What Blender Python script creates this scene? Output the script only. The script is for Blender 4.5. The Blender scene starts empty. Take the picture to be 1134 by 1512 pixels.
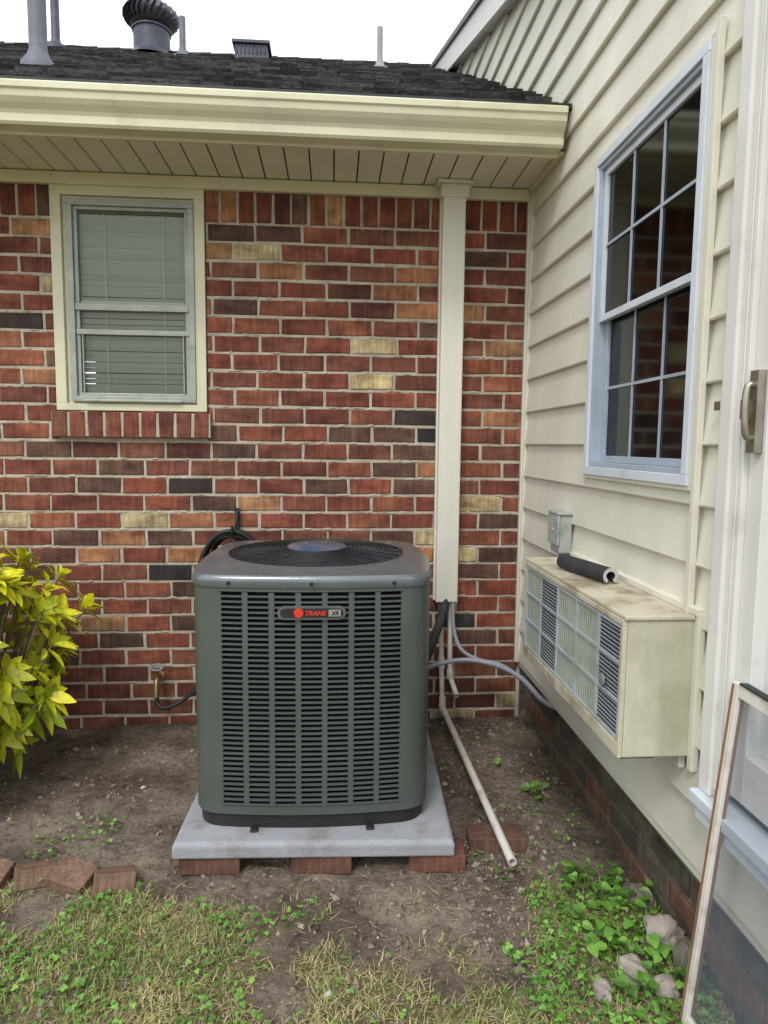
import math, random, bpy
import numpy as np
from mathutils import Matrix, Vector, noise
random.seed(7); rnd=random.random
def U(a,b): return a+(b-a)*rnd()
scene=bpy.context.scene
COL=scene.collection

# ------------------------------------------------------------ materials
def mat(name,c1,c2=None,rough=.6,metal=0.,scale=8.,detail=6.,bump=0.,bscale=None,stretch=(1,1,1),vcol=False,spec=.5,lo=.35,hi=.65,
        dirt=None,dscale=3.,dlo=.5,dhi=.75,coat=0.,bdist=.01,streak=None):
    m=bpy.data.materials.new(name); m.use_nodes=True; nt=m.node_tree; N=nt.nodes; L=nt.links
    b=N['Principled BSDF']; b.inputs['Roughness'].default_value=rough; b.inputs['Metallic'].default_value=metal
    b.inputs['Specular IOR Level'].default_value=spec; b.inputs['Coat Weight'].default_value=coat
    tc=N.new('ShaderNodeTexCoord'); mp=N.new('ShaderNodeMapping'); mp.inputs['Scale'].default_value=stretch
    L.new(tc.outputs['Object'],mp.inputs['Vector'])
    def ns(sc,dt=detail,rg=.6,src=None):
        n=N.new('ShaderNodeTexNoise'); n.inputs['Scale'].default_value=sc; n.inputs['Detail'].default_value=dt; n.inputs['Roughness'].default_value=rg
        L.new((src or mp).outputs[0],n.inputs['Vector']); return n
    def ramp(n,a,z,o0=0,o1=1):
        r=N.new('ShaderNodeMapRange'); r.inputs['From Min'].default_value=a; r.inputs['From Max'].default_value=z
        r.inputs['To Min'].default_value=o0; r.inputs['To Max'].default_value=o1
        L.new(n.outputs['Fac'],r.inputs['Value']); return r
    def mix(f,a,bb,typ='MIX'):
        x=N.new('ShaderNodeMix'); x.data_type='RGBA'; x.blend_type=typ
        if not isinstance(f,(int,float)): L.new(f,x.inputs[0])
        else: x.inputs[0].default_value=f
        for v,i in ((a,6),(bb,7)):
            if isinstance(v,tuple): x.inputs[i].default_value=(*v[:3],1)
            else: L.new(v,x.inputs[i])
        return x.outputs[2]
    c2=c2 or c1
    r=ramp(ns(scale),lo,hi)
    if vcol:
        a=N.new('ShaderNodeAttribute'); a.attribute_name='Col'
        k=mix(r.outputs[0],c1,c2)
        out=mix(1.0,a.outputs['Color'],k,'MULTIPLY')
    else:
        out=mix(r.outputs[0],c1,c2)
    if streak:
        mp2=N.new('ShaderNodeMapping'); mp2.inputs['Scale'].default_value=streak[0]; L.new(tc.outputs['Object'],mp2.inputs['Vector'])
        s=ramp(ns(1,4,.6,mp2),.3,.7,streak[1],streak[2]); cb=N.new('ShaderNodeCombineColor')
        for i in range(3): L.new(s.outputs[0],cb.inputs[i])
        out=mix(1.0,out,cb.outputs[0],'MULTIPLY')
    if dirt:
        r2=ramp(ns(dscale,8,.65),dlo,dhi)
        out=mix(r2.outputs[0],out,dirt)
    L.new(out,b.inputs['Base Color'])
    if bump:
        bn=ns(bscale or scale*4,8,.65); bb=N.new('ShaderNodeBump'); bb.inputs['Strength'].default_value=bump; bb.inputs['Distance'].default_value=bdist
        L.new(bn.outputs['Fac'],bb.inputs['Height']); L.new(bb.outputs[0],b.inputs['Normal'])
    return m
def glass(name,tint,refl=.9,rough=.02):
    m=bpy.data.materials.new(name); m.use_nodes=True; nt=m.node_tree; N=nt.nodes; L=nt.links; N.clear()
    o=N.new('ShaderNodeOutputMaterial'); t=N.new('ShaderNodeBsdfTransparent'); t.inputs[0].default_value=(*tint,1)
    g=N.new('ShaderNodeBsdfGlossy'); g.inputs['Roughness'].default_value=rough; g.inputs[0].default_value=(refl*.95,refl*.98,refl,1)
    f=N.new('ShaderNodeFresnel'); f.inputs[0].default_value=1.5
    x=N.new('ShaderNodeMixShader'); L.new(f.outputs[0],x.inputs[0]); L.new(t.outputs[0],x.inputs[1]); L.new(g.outputs[0],x.inputs[2]); L.new(x.outputs[0],o.inputs[0])
    return m

M={}
M['brick']=mat('brick_clay',(.50,.46,.48),(1.62,1.85,1.65),rough=.88,vcol=True,scale=6.5,stretch=(1.2,1.2,2.4),bump=.8,bscale=100,lo=.30,hi=.76,dirt=(.33,.25,.18),dscale=46,dlo=.66,dhi=.9,bdist=.006,streak=((70,70,8),.62,1.32))
M['mortar']=mat('mortar',(.54,.48,.385),(.38,.335,.265),rough=.95,scale=9,bump=.7,bscale=130,bdist=.005,dirt=(.22,.18,.14),dscale=22,dlo=.52,dhi=.8)
M['mortar_dark']=mat('mortar_weathered',(.20,.175,.14),(.12,.11,.075),rough=.95,scale=14,bump=.6,bscale=150)
M['siding']=mat('vinyl_siding',(.70,.68,.585),(.66,.64,.54),rough=.48,scale=3,bump=.05,bscale=30,dirt=(.55,.54,.43),dscale=2.2,dlo=.48,dhi=.85,streak=((6,6,1.2),.91,1.05))
M['cream']=mat('cream_aluminium',(.66,.64,.46),(.61,.59,.42),rough=.4,scale=4,bump=.03,bscale=10,dirt=(.44,.43,.29),dscale=6,dlo=.56,dhi=.85)
M['soffit']=mat('soffit_vinyl',(.70,.68,.53),(.64,.62,.48),rough=.55,scale=3)
M['gap']=mat('dark_gap',(.02,.02,.017),rough=.9)
M['cover']=mat('line_cover_plastic',(.72,.70,.61),(.68,.66,.57),rough=.4,scale=3,dirt=(.55,.52,.43),dscale=5,dlo=.62,dhi=.9,streak=((30,30,1.5),.95,1.03))
M['white']=mat('white_paint',(.64,.69,.76),(.58,.63,.70),rough=.45,scale=5,dirt=(.42,.43,.42),dscale=12,dlo=.56,dhi=.85)
M['whitewarm']=mat('white_paint_warm',(.73,.72,.69),(.67,.66,.63),rough=.45,scale=5,dirt=(.48,.46,.41),dscale=9,dlo=.58,dhi=.85)
M['muntin']=mat('muntin_grey_blue',(.38,.43,.50),(.31,.36,.43),rough=.5,scale=9)
M['alu']=mat('storm_window_aluminium',(.38,.40,.36),(.30,.32,.29),rough=.45,metal=.25,scale=12,dirt=(.20,.20,.16),dscale=18,dlo=.55,dhi=.8)
M['shingle']=mat('asphalt_shingle',(.55,.55,.6),(1.6,1.6,1.5),rough=.95,vcol=True,scale=40,bump=1.,bscale=180,bdist=.01,dirt=(.18,.175,.15),dscale=14,dlo=.53,dhi=.82)
M['metal_dark']=mat('dark_vent_metal',(.05,.055,.075),(.08,.085,.11),rough=.5,metal=.3,scale=10)
M['pipe_grey']=mat('grey_vent_pipe',(.11,.12,.15),(.15,.16,.19),rough=.6,scale=10)
M['pipe_light']=mat('light_vent_pipe',(.3,.3,.29),(.24,.24,.24),rough=.6,scale=10)
M['cond']=mat('condenser_green_grey_paint',(.072,.088,.079),(.086,.102,.093),rough=.32,scale=3,bump=.05,bscale=180,spec=.65,dirt=(.14,.14,.12),dscale=16,dlo=.60,dhi=.9)
M['lid']=mat('condenser_lid_paint',(.13,.15,.16),(.18,.20,.215),rough=.2,metal=.4,scale=9,spec=.8,bump=.06,bscale=120)
M['black']=mat('black_plastic',(.012,.012,.013),(.02,.02,.02),rough=.5,scale=8)
M['coil']=mat('coil_dark',(.003,.0035,.004),(.007,.008,.009),rough=.8,scale=40,spec=.15)
M['hub']=mat('fan_hub_blue_grey',(.10,.17,.34),(.26,.27,.34),rough=.25,metal=.6,scale=14)
M['red']=mat('badge_red',(.62,.05,.025),rough=.3)
M['silver']=mat('badge_silver',(.5,.5,.5),rough=.3,metal=.6)
M['pad']=mat('pad_grey_composite',(.29,.30,.33),(.35,.36,.39),rough=.8,scale=7,bump=.4,bscale=70,dirt=(.17,.15,.125),dscale=9,dlo=.50,dhi=.8)
M['pvc']=mat('pvc_white',(.70,.67,.62),(.62,.59,.53),rough=.4,scale=10,dirt=(.34,.28,.21),dscale=14,dlo=.52,dhi=.8)
M['conduit']=mat('conduit_grey',(.25,.27,.31),(.30,.32,.36),rough=.5,scale=10)
M['box_grey']=mat('enclosure_grey',(.34,.36,.34),(.38,.40,.38),rough=.5,scale=8,dirt=(.2,.2,.18),dscale=14)
M['ac']=mat('weathered_ac_cream',(.58,.54,.42),(.50,.46,.34),rough=.6,scale=5,bump=.15,bscale=60,dirt=(.19,.13,.065),dscale=8,dlo=.46,dhi=.70)
M['ac_side']=mat('weathered_ac_side',(.58,.555,.44),(.52,.495,.375),rough=.55,scale=3,dirt=(.27,.28,.16),dscale=4,dlo=.47,dhi=.82,streak=((22,22,2.5),.84,1.06))
M['ac_dark']=mat('ac_coil_grey',(.045,.055,.07),(.07,.08,.10),rough=.6,scale=60,metal=.3)
M['ac_grid']=mat('ac_grille_grey',(.42,.46,.48),(.34,.38,.39),rough=.5,scale=9,dirt=(.20,.20,.13),dscale=12,dlo=.52,dhi=.8)
M['ac_light']=mat('ac_screen_light',(.34,.36,.28),(.27,.30,.21),rough=.7,scale=14,dirt=(.16,.17,.09),dscale=10,dlo=.5,dhi=.8)
M['foam']=mat('foam_black',(.02,.02,.022),(.035,.035,.04),rough=.8,scale=20,bump=.2)
M['foam_in']=mat('foam_light_edge',(.45,.46,.47),rough=.8)
M['brass']=mat('brass',(.40,.29,.12),(.28,.22,.12),rough=.4,metal=.8,scale=30)
M['nickel']=mat('aged_nickel',(.38,.35,.28),(.26,.23,.18),rough=.38,metal=.8,scale=30)
M['blind']=mat('blind_slats',(.74,.74,.67),(.66,.66,.59),rough=.6,scale=2)
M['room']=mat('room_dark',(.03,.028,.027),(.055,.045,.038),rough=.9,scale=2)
M['curtain']=mat('room_wood',(.15,.085,.05),(.09,.055,.035),rough=.8,scale=3)  # brown that stands in for the reflection in the wing window
M['rock']=mat('rock_grey',(.40,.35,.30),(.24,.21,.18),rough=.95,scale=12,bump=.8,bscale=40,dirt=(.12,.10,.06),dscale=6)
M['leaf']=mat('leaf_green',(.7,.75,.6),(1.3,1.25,1.1),rough=.5,vcol=True,scale=30)
M['shrub']=mat('shrub_leaf',(.75,.85,.6),(1.15,1.1,1.2),rough=.36,vcol=True,scale=45,dirt=(.13,.26,.015),dscale=42,dlo=.58,dhi=.68)
M['grass']=mat('grass_blade',(.75,.75,.7),(1.2,1.2,1.1),rough=.65,vcol=True,scale=9)
M['stem']=mat('stem_brown',(.10,.08,.04),(.16,.13,.06),rough=.8)
M['clod']=mat('dirt_clod',(.8,.8,.8),(1.2,1.2,1.2),rough=.95,vcol=True,scale=50,bump=.4)
M['wood']=mat('weathered_wood_edge',(.28,.13,.06),(.18,.09,.05),rough=.8,scale=20,stretch=(1,1,.2))
M['glass_l']=glass('glass_storm',(.78,.84,.79),.8); M['glass_r']=glass('glass_screened',(.50,.55,.62),.13,.08); M['glass_d']=glass('glass_door',(.6,.65,.7))
def meshscreen():
    m=bpy.data.materials.new('insect_screen'); m.use_nodes=True; nt=m.node_tree; N=nt.nodes; L=nt.links; b=N['Principled BSDF']
    b.inputs['Base Color'].default_value=(.20,.24,.31,1); b.inputs['Roughness'].default_value=.5; b.inputs['Alpha'].default_value=.32
    return m
M['screen']=meshscreen()

def ground_mat():
    m=bpy.data.materials.new('dirt_and_lawn'); m.use_nodes=True; nt=m.node_tree; N=nt.nodes; L=nt.links; b=N['Principled BSDF']; b.inputs['Roughness'].default_value=.95; b.inputs['Specular IOR Level'].default_value=.2
    tc=N.new('ShaderNodeTexCoord')
    def ns(sc,dt=8,rg=.65):
        n=N.new('ShaderNodeTexNoise'); n.inputs['Scale'].default_value=sc; n.inputs['Detail'].default_value=dt; n.inputs['Roughness'].default_value=rg; L.new(tc.outputs['Object'],n.inputs['Vector']); return n
    def rp(n,cols):
        r=N.new('ShaderNodeValToRGB'); e=r.color_ramp.elements
        while len(e)<len(cols): e.new(.5)
        for i,(p,c) in enumerate(cols): e[i].position=p; e[i].color=(*c,1)
        L.new(n.outputs['Fac'],r.inputs['Fac']); return r
    d=rp(ns(3.2),[(.32,(.12,.092,.074)),(.45,(.215,.168,.135)),(.55,(.32,.258,.208)),(.68,(.42,.345,.28))])
    f=rp(ns(38,8,.78),[(.32,(.34,.33,.32)),(.5,(1,1,1)),(.70,(1.4,1.37,1.33))])
    def mul(a,b_):
        x=N.new('ShaderNodeMix'); x.data_type='RGBA'; x.blend_type='MULTIPLY'; x.inputs[0].default_value=1; L.new(a,x.inputs[6]); L.new(b_,x.inputs[7]); return x.outputs[2]
    base=mul(d.outputs[0],f.outputs[0])
    dm=N.new('ShaderNodeAttribute'); dm.attribute_name='Damp'; base=mul(base,dm.outputs['Color'])  # tint holds both damp soil and painted contact shade
    lw=rp(ns(8),[(.3,(.10,.10,.035)),(.45,(.18,.16,.065)),(.55,(.28,.22,.12)),(.7,(.23,.20,.09))])
    a=N.new('ShaderNodeAttribute'); a.attribute_name='Col'
    m2=N.new('ShaderNodeMix'); m2.data_type='RGBA'; L.new(a.outputs['Fac'],m2.inputs[0]); L.new(base,m2.inputs[6]); L.new(lw.outputs[0],m2.inputs[7])
    L.new(m2.outputs[2],b.inputs['Base Color'])
    bp=N.new('ShaderNodeBump'); bp.inputs['Strength'].default_value=1; bp.inputs['Distance'].default_value=.03; L.new(ns(42,10,.72).outputs['Fac'],bp.inputs['Height']); L.new(bp.outputs[0],b.inputs['Normal'])
    return m
M['ground']=ground_mat()

# ------------------------------------------------------------ mesh helpers
class MB:
    def __init__(s): s.v=[]; s.f=[]; s.c=[]; s.mi=[]
    def add(s,vs,fs,col=(1,1,1),mi=0):
        o=len(s.v); s.v+= [tuple(v) for v in vs]
        for f in fs: s.f.append(tuple(i+o for i in f)); s.c.append(col); s.mi.append(mi)
    def box(s,x,y,z,col=(1,1,1),mi=0,M4=None):
        vs=[Vector((a,b,c)) for c in z for b in y for a in x]
        if M4 is not None: vs=[M4@v for v in vs]
        s.add(vs,[(0,2,3,1),(4,5,7,6),(0,1,5,4),(2,6,7,3),(0,4,6,2),(1,3,7,5)],col,mi)
    def obj(s,name,mats,parent=None,smooth=False,bevel=0,vcol=False,auto=None):
        me=bpy.data.meshes.new(name); me.from_pydata(s.v,[],s.f)
        for m in (mats if isinstance(mats,list) else [mats]): me.materials.append(M[m])
        me.polygons.foreach_set('material_index',s.mi)
        if vcol:
            at=me.color_attributes.new('Col','FLOAT_COLOR','CORNER'); n=np.array([len(f) for f in s.f]); c=np.array([(*c[:3],1) for c in s.c],dtype=np.float32)
            at.data.foreach_set('color',np.repeat(c,n,axis=0).ravel())
        if smooth: me.polygons.foreach_set('use_smooth',[True]*len(s.f))
        me.update(); ob=bpy.data.objects.new(name,me); COL.objects.link(ob)
        if parent: ob.parent=parent
        if bevel:
            b=ob.modifiers.new('b','BEVEL'); b.width=bevel; b.segments=2; b.limit_method='ANGLE'; b.harden_normals=False
        if auto and smooth:
            try: me.set_sharp_from_angle(angle=math.radians(auto))
            except Exception: pass
        return ob
def empty(name,loc=(0,0,0)):
    e=bpy.data.objects.new(name,None); COL.objects.link(e); e.location=loc; e.empty_display_size=.1; return e
def bx(name,x,y,z,m,parent=None,bevel=.003):
    b=MB(); b.box(x,y,z); return b.obj(name,m,parent,bevel=bevel)
def smoothpath(p,n=8):
    P=[Vector(q) for q in p]; P=[P[0]*2-P[1]]+P+[P[-1]*2-P[-2]]; out=[]
    for i in range(1,len(P)-2):
        for k in range(n):
            t=k/n; a,b,c,d=P[i-1:i+3]
            out.append(.5*((2*b)+(c-a)*t+(2*a-5*b+4*c-d)*t*t+(3*b-a-3*c+d)*t**3))
    out.append(P[-2]); return out
def sweep(mb,pts,r,n=12,cap=True,mi=0,col=(1,1,1)):
    pts=[Vector(p) for p in pts]; up=None; rings=[]
    for i,p in enumerate(pts):
        t=(pts[min(i+1,len(pts)-1)]-pts[max(i-1,0)]).normalized()
        if up is None: up=t.orthogonal().normalized()
        up=(up-t*up.dot(t)).normalized(); s=t.cross(up)
        rr=r(i/(len(pts)-1)) if callable(r) else r
        rings.append([p+(up*math.cos(a)+s*math.sin(a))*rr for a in [2*math.pi*k/n for k in range(n)]])
    vs=[v for g in rings for v in g]; fs=[]
    for i in range(len(rings)-1):
        for k in range(n): fs.append((i*n+k,i*n+(k+1)%n,(i+1)*n+(k+1)%n,(i+1)*n+k))
    if cap: fs.append(tuple(range(n))[::-1]); fs.append(tuple((len(rings)-1)*n+k for k in range(n)))
    mb.add(vs,fs,col,mi)
def lathe(mb,c,prof,n=24,mi=0,axis=Vector((0,0,1))):
    q=Vector((0,0,1)).rotation_difference(axis); vs=[];fs=[]
    for r,z in prof:
        for k in range(n):
            a=2*math.pi*k/n; vs.append(Vector(c)+q@Vector((r*math.cos(a),r*math.sin(a),z)))
    for i in range(len(prof)-1):
        for k in range(n): fs.append((i*n+k,i*n+(k+1)%n,(i+1)*n+(k+1)%n,(i+1)*n+k))
    mb.add(vs,fs,mi=mi)
def leaf(mb,b,d,n,L,W,col,droop=.2,fold=.25,heart=False,edge=None):
    d=d.normalized(); s=d.cross(n)
    if s.length<1e-3: s=d.orthogonal()
    s.normalize(); n=s.cross(d)
    ts=[(0,.03),(.22,.36),(.48,.5),(.75,.34),(1,.0)] if not heart else [(-.14,.28),(.15,.5),(.45,.46),(.75,.26),(1,0)]
    vs=[]
    for t,w in ts:
        c=b+d*(L*t)-Vector((0,0,1))*(droop*L*t*t)
        vs+= [c, c+s*(w*W)+n*(fold*w*W), c-s*(w*W)+n*(fold*w*W)]
    fs=[]; m=len(ts)
    for i in range(m-1):
        o=i*3; fs+= [(o,o+3,o+4,o+1),(o,o+2,o+5,o+3)] if i<m-2 else [(o,o+3,o+1),(o,o+2,o+3)]
    mb.add(vs,fs,col)

XR=.901; D=3.12
house=empty('brick_house')
# ------------------------------------------------------------ brick work
RED=[(.205,.053,.032),(.225,.062,.038),(.17,.045,.030),(.245,.076,.044),(.195,.06,.040),(.145,.044,.031),(.18,.064,.042)]
ORG=[(.33,.135,.07),(.30,.112,.06),(.35,.17,.09)]
CRM=[(.46,.34,.20),(.42,.30,.17)]
DRK=[(.035,.026,.028),(.05,.032,.03)]
BRN=[(.10,.048,.036),(.125,.058,.042)]
def bcol(dark=False):
    r=rnd()
    if dark:
        c=random.choice([(.12,.07,.05),(.095,.07,.055),(.15,.072,.05),(.085,.07,.055),(.175,.08,.055)])
    else:
        c=random.choice(RED) if r<.75 else random.choice(ORG) if r<.84 else random.choice(CRM) if r<.895 else random.choice(DRK) if r<.915 else random.choice(BRN)
    k=U(.82,1.15); return tuple(a*k for a in c)
def brick(mb,u0,u1,z0,z1,face,depth,ax,col,sign=-1):
    j=.0024; ch=.0035; face+=U(-.002,.0015)
    a=[(u0+U(-j,j),z0+U(-j,j)),(u1+U(-j,j),z0+U(-j,j)),(u1+U(-j,j),z1+U(-j,j)),(u0+U(-j,j),z1+U(-j,j))]
    ins=[(ch,ch),(-ch,ch),(-ch,-ch),(ch,-ch)]
    def P(u,z,w): return (u,w,z) if ax==1 else (w,u,z)
    vs=[P(p[0]+i[0],p[1]+i[1],face) for p,i in zip(a,ins)]+[P(p[0],p[1],face-sign*ch) for p in a]+[P(p[0],p[1],face-sign*depth) for p in a]
    mb.add(vs,[(0,1,2,3)]+[(k+4,(k+1)%4+4,(k+1)%4,k) for k in range(4)]+[(k+8,(k+1)%4+8,(k+1)%4+4,k+4) for k in range(4)],col)
CP=.0795; BH=.0665; BP=.2045
wx0,wx1,wz0,wz1=-1.215,-.565,1.44,2.40
mb=MB()
zt=2.262; rows=int((zt+.2)/CP)
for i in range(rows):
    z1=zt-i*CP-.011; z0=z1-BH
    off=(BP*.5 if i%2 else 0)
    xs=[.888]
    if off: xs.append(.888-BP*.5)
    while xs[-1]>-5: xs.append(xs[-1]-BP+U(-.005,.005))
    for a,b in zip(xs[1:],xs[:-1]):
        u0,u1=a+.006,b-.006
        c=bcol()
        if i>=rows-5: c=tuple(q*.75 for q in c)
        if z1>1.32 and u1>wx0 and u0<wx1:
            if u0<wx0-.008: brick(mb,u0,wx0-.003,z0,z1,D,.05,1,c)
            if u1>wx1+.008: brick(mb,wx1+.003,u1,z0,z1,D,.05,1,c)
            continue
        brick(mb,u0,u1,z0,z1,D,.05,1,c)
x=.888
while x>-5:
    a,b_=x-.0655,x
    if not (b_>wx0-.001 and a<wx1+.001): brick(mb,a,b_,2.262,2.40,D,.05,1,bcol())
    elif b_>wx1+.012: brick(mb,wx1+.003,b_,2.262,2.40,D,.05,1,bcol())
    elif a<wx0-.012: brick(mb,a,wx0-.003,2.262,2.40,D,.05,1,bcol())
    x-=.0775
x=wx0-.02
while x<wx1:
    brick(mb,x+.005,x+.068,1.318,1.432,D-.035,.09,1,random.choice(RED)); x+=.0765
sillend=x
mb.obj('brick_wall_face','brick',house,vcol=True)
m2=MB()
for xx,zz in (((-5,wx0-.004),(-.3,2.42)),((wx1+.004,.90),(-.3,2.42)),((wx0-.004,wx1+.004),(-.3,1.43))): m2.box(xx,(D+.0045,D+.2),zz)
m2.box((wx0-.018,sillend-.002),(D-.030,D+.005),(1.322,1.428))
m2.obj('wall_mortar','mortar',house)
mb=MB()
for i in range(1300):
    r=random.randrange(rows); z=zt-r*CP-.0055+U(-.003,.003); x=U(-2.2,.88)
    if z>1.31 and wx0-.02<x<wx1+.02: continue
    w_=U(.004,.022); h_=U(.003,.0075); y=D-U(.0005,.0025)
    mb.add([(x-w_,y+.004,z-h_),(x+w_,y+.004,z-h_*.8),(x+w_*.8,y+.004,z+h_),(x-w_*.9,y+.004,z+h_*.8),(x,y,z)],[(0,1,4),(1,2,4),(2,3,4),(3,0,4)])
mb.obj('mortar_smears','mortar',house)
mb=MB(); i=0; z=.275
while z>-.2:
    y=D-(BP/2 if i%2 else 0)
    while y>-.7:
        brick(mb,y-BP+.0055,y-.0055,z-BH,z,.925,.05,0,bcol(True)); y-=BP
    z-=CP; i+=1
mb.obj('foundation_brick','brick',house,vcol=True)
bx('foundation_mortar',(.931,1.1),(-.7,D),(-.3,.30),'mortar_dark',house,0)

# ------------------------------------------------------------ siding wall
EX=.1465; zb=.284
def top(Y): return 3.44+.335*(Y-3.46)
ops=[(1.635,2.285,1.225,2.225),(.35,1.455,.50,2.52)]
mb=MB()
def sid(y0,y1,z0,z1,cz):
    def xo(z): return XR-.003-.017*(1-(z-cz)/EX)
    vs=[(xo(z0),y0,z0),(xo(z0),y1,z0),(xo(z1),y1,z1),(xo(z1),y0,z1)]
    mb.add(vs,[(0,3,2,1)])
    if abs(z0-cz)<1e-6:
        e=.0045
        vs=[(xo(cz),y0,cz),(xo(cz),y1,cz),(xo(cz)+.003,y1,cz-e),(xo(cz)+.003,y0,cz-e),(XR+.004,y1,cz-e+.001),(XR+.004,y0,cz-e+.001)]
        mb.add(vs,[(0,1,2,3),(3,2,4,5)])
k=0
while True:
    cz=zb+k*EX; ct=cz+EX; k+=1
    if cz>4.9: break
    ya=max(-.6,3.46+(cz-3.44)/.335)
    yb=6.9 if ct>2.45 else D-.005
    cuts=sorted(set([cz,ct]+[q for o in ops for q in o[2:] if cz<q<ct]))
    for z0,z1 in zip(cuts[:-1],cuts[1:]):
        zm=(z0+z1)/2; iv=[(ya,yb)]
        for o in ops:
            if o[2]<zm<o[3]:
                nv=[]
                for a,b in iv:
                    if o[1]<=a or o[0]>=b: nv.append((a,b)); continue
                    if a<o[0]: nv.append((a,o[0]))
                    if b>o[1]: nv.append((o[1],b))
                iv=nv
        for a,b in iv: sid(a,b,z0,z1,cz)
mb.obj('siding_wall','siding',house)
m2=MB()
for yy,zz in (((2.285,D+.0),(.285,2.6)),((1.455,1.635),(.285,2.6)),((-.6,.35),(.285,1.9)),((1.635,2.285),(.285,1.225)),((1.635,2.285),(2.225,2.8)),((.35,1.455),(.285,.50))): m2.box((.908,1.02),yy,zz)
m2.obj('wall_sheathing','room',house)
bx('corner_channel',(.868,.878),(D-.022,D+.001),(.27,2.44),'siding',house,.002)
bx('corner_channel_side',(.8785,.8955),(D-.028,D+.001),(.27,2.44),'siding',house,.002)
bx('siding_joint_strip',(.866,.882),(1.568,1.586),(.50,2.27),'siding',house,.002)
bx('siding_starter',(.886,.91),(-.6,D-.03),(.255,.278),'siding',house,.002)
m2=MB()
def slab(x0,x1,y0,y1,dz0,dz1,mb):
    vs=[(x,y,top(y)+dz) for dz in (dz0,dz1) for y in (y0,y1) for x in (x0,x1)]
    mb.add(vs,[(0,2,3,1),(4,5,7,6),(0,1,5,4),(2,6,7,3),(0,4,6,2),(1,3,7,5)])
slab(.82,.838,-1.0,6.9,0,.15,m2); slab(.8385,.90,-1.0,6.9,.02,.032,m2)
m2.obj('rake_board','whitewarm',house)
m2=MB(); slab(.80,5,-1.05,6.9,.1505,.185,m2)
vs=[(x,y,z) for (y,z) in ((6.9,top(6.9)+.185),(13,top(6.9)-1.9)) for x in (.8,5)]
m2.add(vs,[(0,1,3,2)]); m2.obj('wing_roof','metal_dark',house)
bx('wing_gable_back',(1.03,5),(-.6,-.55),(-.2,2.0),'siding',house,0)

# ------------------------------------------------------------ right window
w=empty('wing_window'); w.parent=house
Y0,Y1,Z0,Z1=1.61,2.305,1.205,2.245
def rframe(name,y0,y1,z0,z1,t,x0,x1,m,par):
    b=MB(); b.box((x0,x1),(y0,y1),(z0,z0+t)); b.box((x0,x1),(y0,y1),(z1-t,z1)); b.box((x0,x1),(y0,y0+t),(z0+t,z1-t)); b.box((x0,x1),(y1-t,y1),(z0+t,z1-t)); return b.obj(name,m,par,bevel=.002)
rframe('casing',Y0,Y1,Z0,Z1,.028,.866,.90,'white',w)
rframe('frame',Y0+.0285,Y1-.0285,Z0+.0285,Z1-.0285,.014,.874,.99,'muntin',w)
rframe('channel',Y0-.012,Y1+.012,Z0-.012,Z1+.012,.0118,.872,.905,'siding',w)
ya,yb=Y0+.043,Y1-.043; za,zbb=Z0+.043,Z1-.043; zm=(za+zbb)/2
for nm,z0,z1,xx in (('upper_sash',zm-.012,zbb,.886),('lower_sash',za,zm+.016,.910)):
    b=MB(); t=.022
    b.box((xx,xx+.02),(ya,yb),(z0,z0+t)); b.box((xx,xx+.02),(ya,yb),(z1-t,z1)); b.box((xx,xx+.02),(ya,ya+t),(z0+t,z1-t)); b.box((xx,xx+.02),(yb-t,yb),(z0+t,z1-t))
    b.obj(nm,'white' if nm[0]=='u' else 'muntin',w,bevel=.0015)
    b=MB()
    gy=[ya+t+(yb-ya-2*t)*k/3 for k in (1,2)]
    for g in gy: b.box((xx+.005,xx+.009),(g-.0045,g+.0045),(z0+t,z1-t))
    gz=(z0+z1)/2; b.box((xx+.0045,xx+.0088),(ya+t,yb-t),(gz-.0045,gz+.0045))
    b.obj(nm+'_muntins','muntin',w)
    b=MB(); X=xx+.010; b.add([(X,ya+t,z0+t),(X,yb-t,z0+t),(X,yb-t,z1-t),(X,ya+t,z1-t)],[(0,1,2,3)]); b.obj(nm+'_glass','glass_r',w)
b=MB()
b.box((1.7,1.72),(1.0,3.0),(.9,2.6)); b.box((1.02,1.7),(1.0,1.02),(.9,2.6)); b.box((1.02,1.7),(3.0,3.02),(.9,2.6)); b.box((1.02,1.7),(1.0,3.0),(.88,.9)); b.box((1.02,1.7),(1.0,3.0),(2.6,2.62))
b.obj('room_interior','room',w); bx('inner_shutter',(.995,1.005),(1.66,2.0),(1.25,2.12),'curtain',w)  # brown panel added behind the glass to imitate a reflection

# ------------------------------------------------------------ door
d=empty('patio_door'); d.parent=house
b=MB()
b.box((.862,.905),(1.425,1.472),(.50,2.56)); b.box((.862,.905),(.30,1.425),(2.48,2.56)); b.box((.862,.905),(.26,.33),(.50,2.48))
b.obj('casing',"whitewarm",d,bevel=.005)
b=MB(); b.box((.872,.95),(1.389,1.4245),(.52,2.479)); b.box((.868,.8715),(1.40,1.404),(.52,2.479)); b.box((.885,.96),(1.335,1.388),(.53,2.479)); b.box((.8855,.959),(.35,1.335),(.53,.64)); b.box((.8855,.959),(.35,1.335),(2.38,2.478)); b.box((.8855,.959),(.35,.42),(.64,2.38))
b.obj('door_frame','whitewarm',d,bevel=.004)
b=MB(); b.add([(.915,.42,.64),(.915,1.335,.64),(.915,1.335,2.38),(.915,.42,2.38)],[(0,1,2,3)]); b.obj('door_glass','glass_d',d)
bx('door_sill',(.842,.96),(.30,1.475),(.468,.4995),'white',d,.004)
bx('door_sill_step',(.85,.90),(.32,1.46),(.435,.4675),'white',d,.004)
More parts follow.
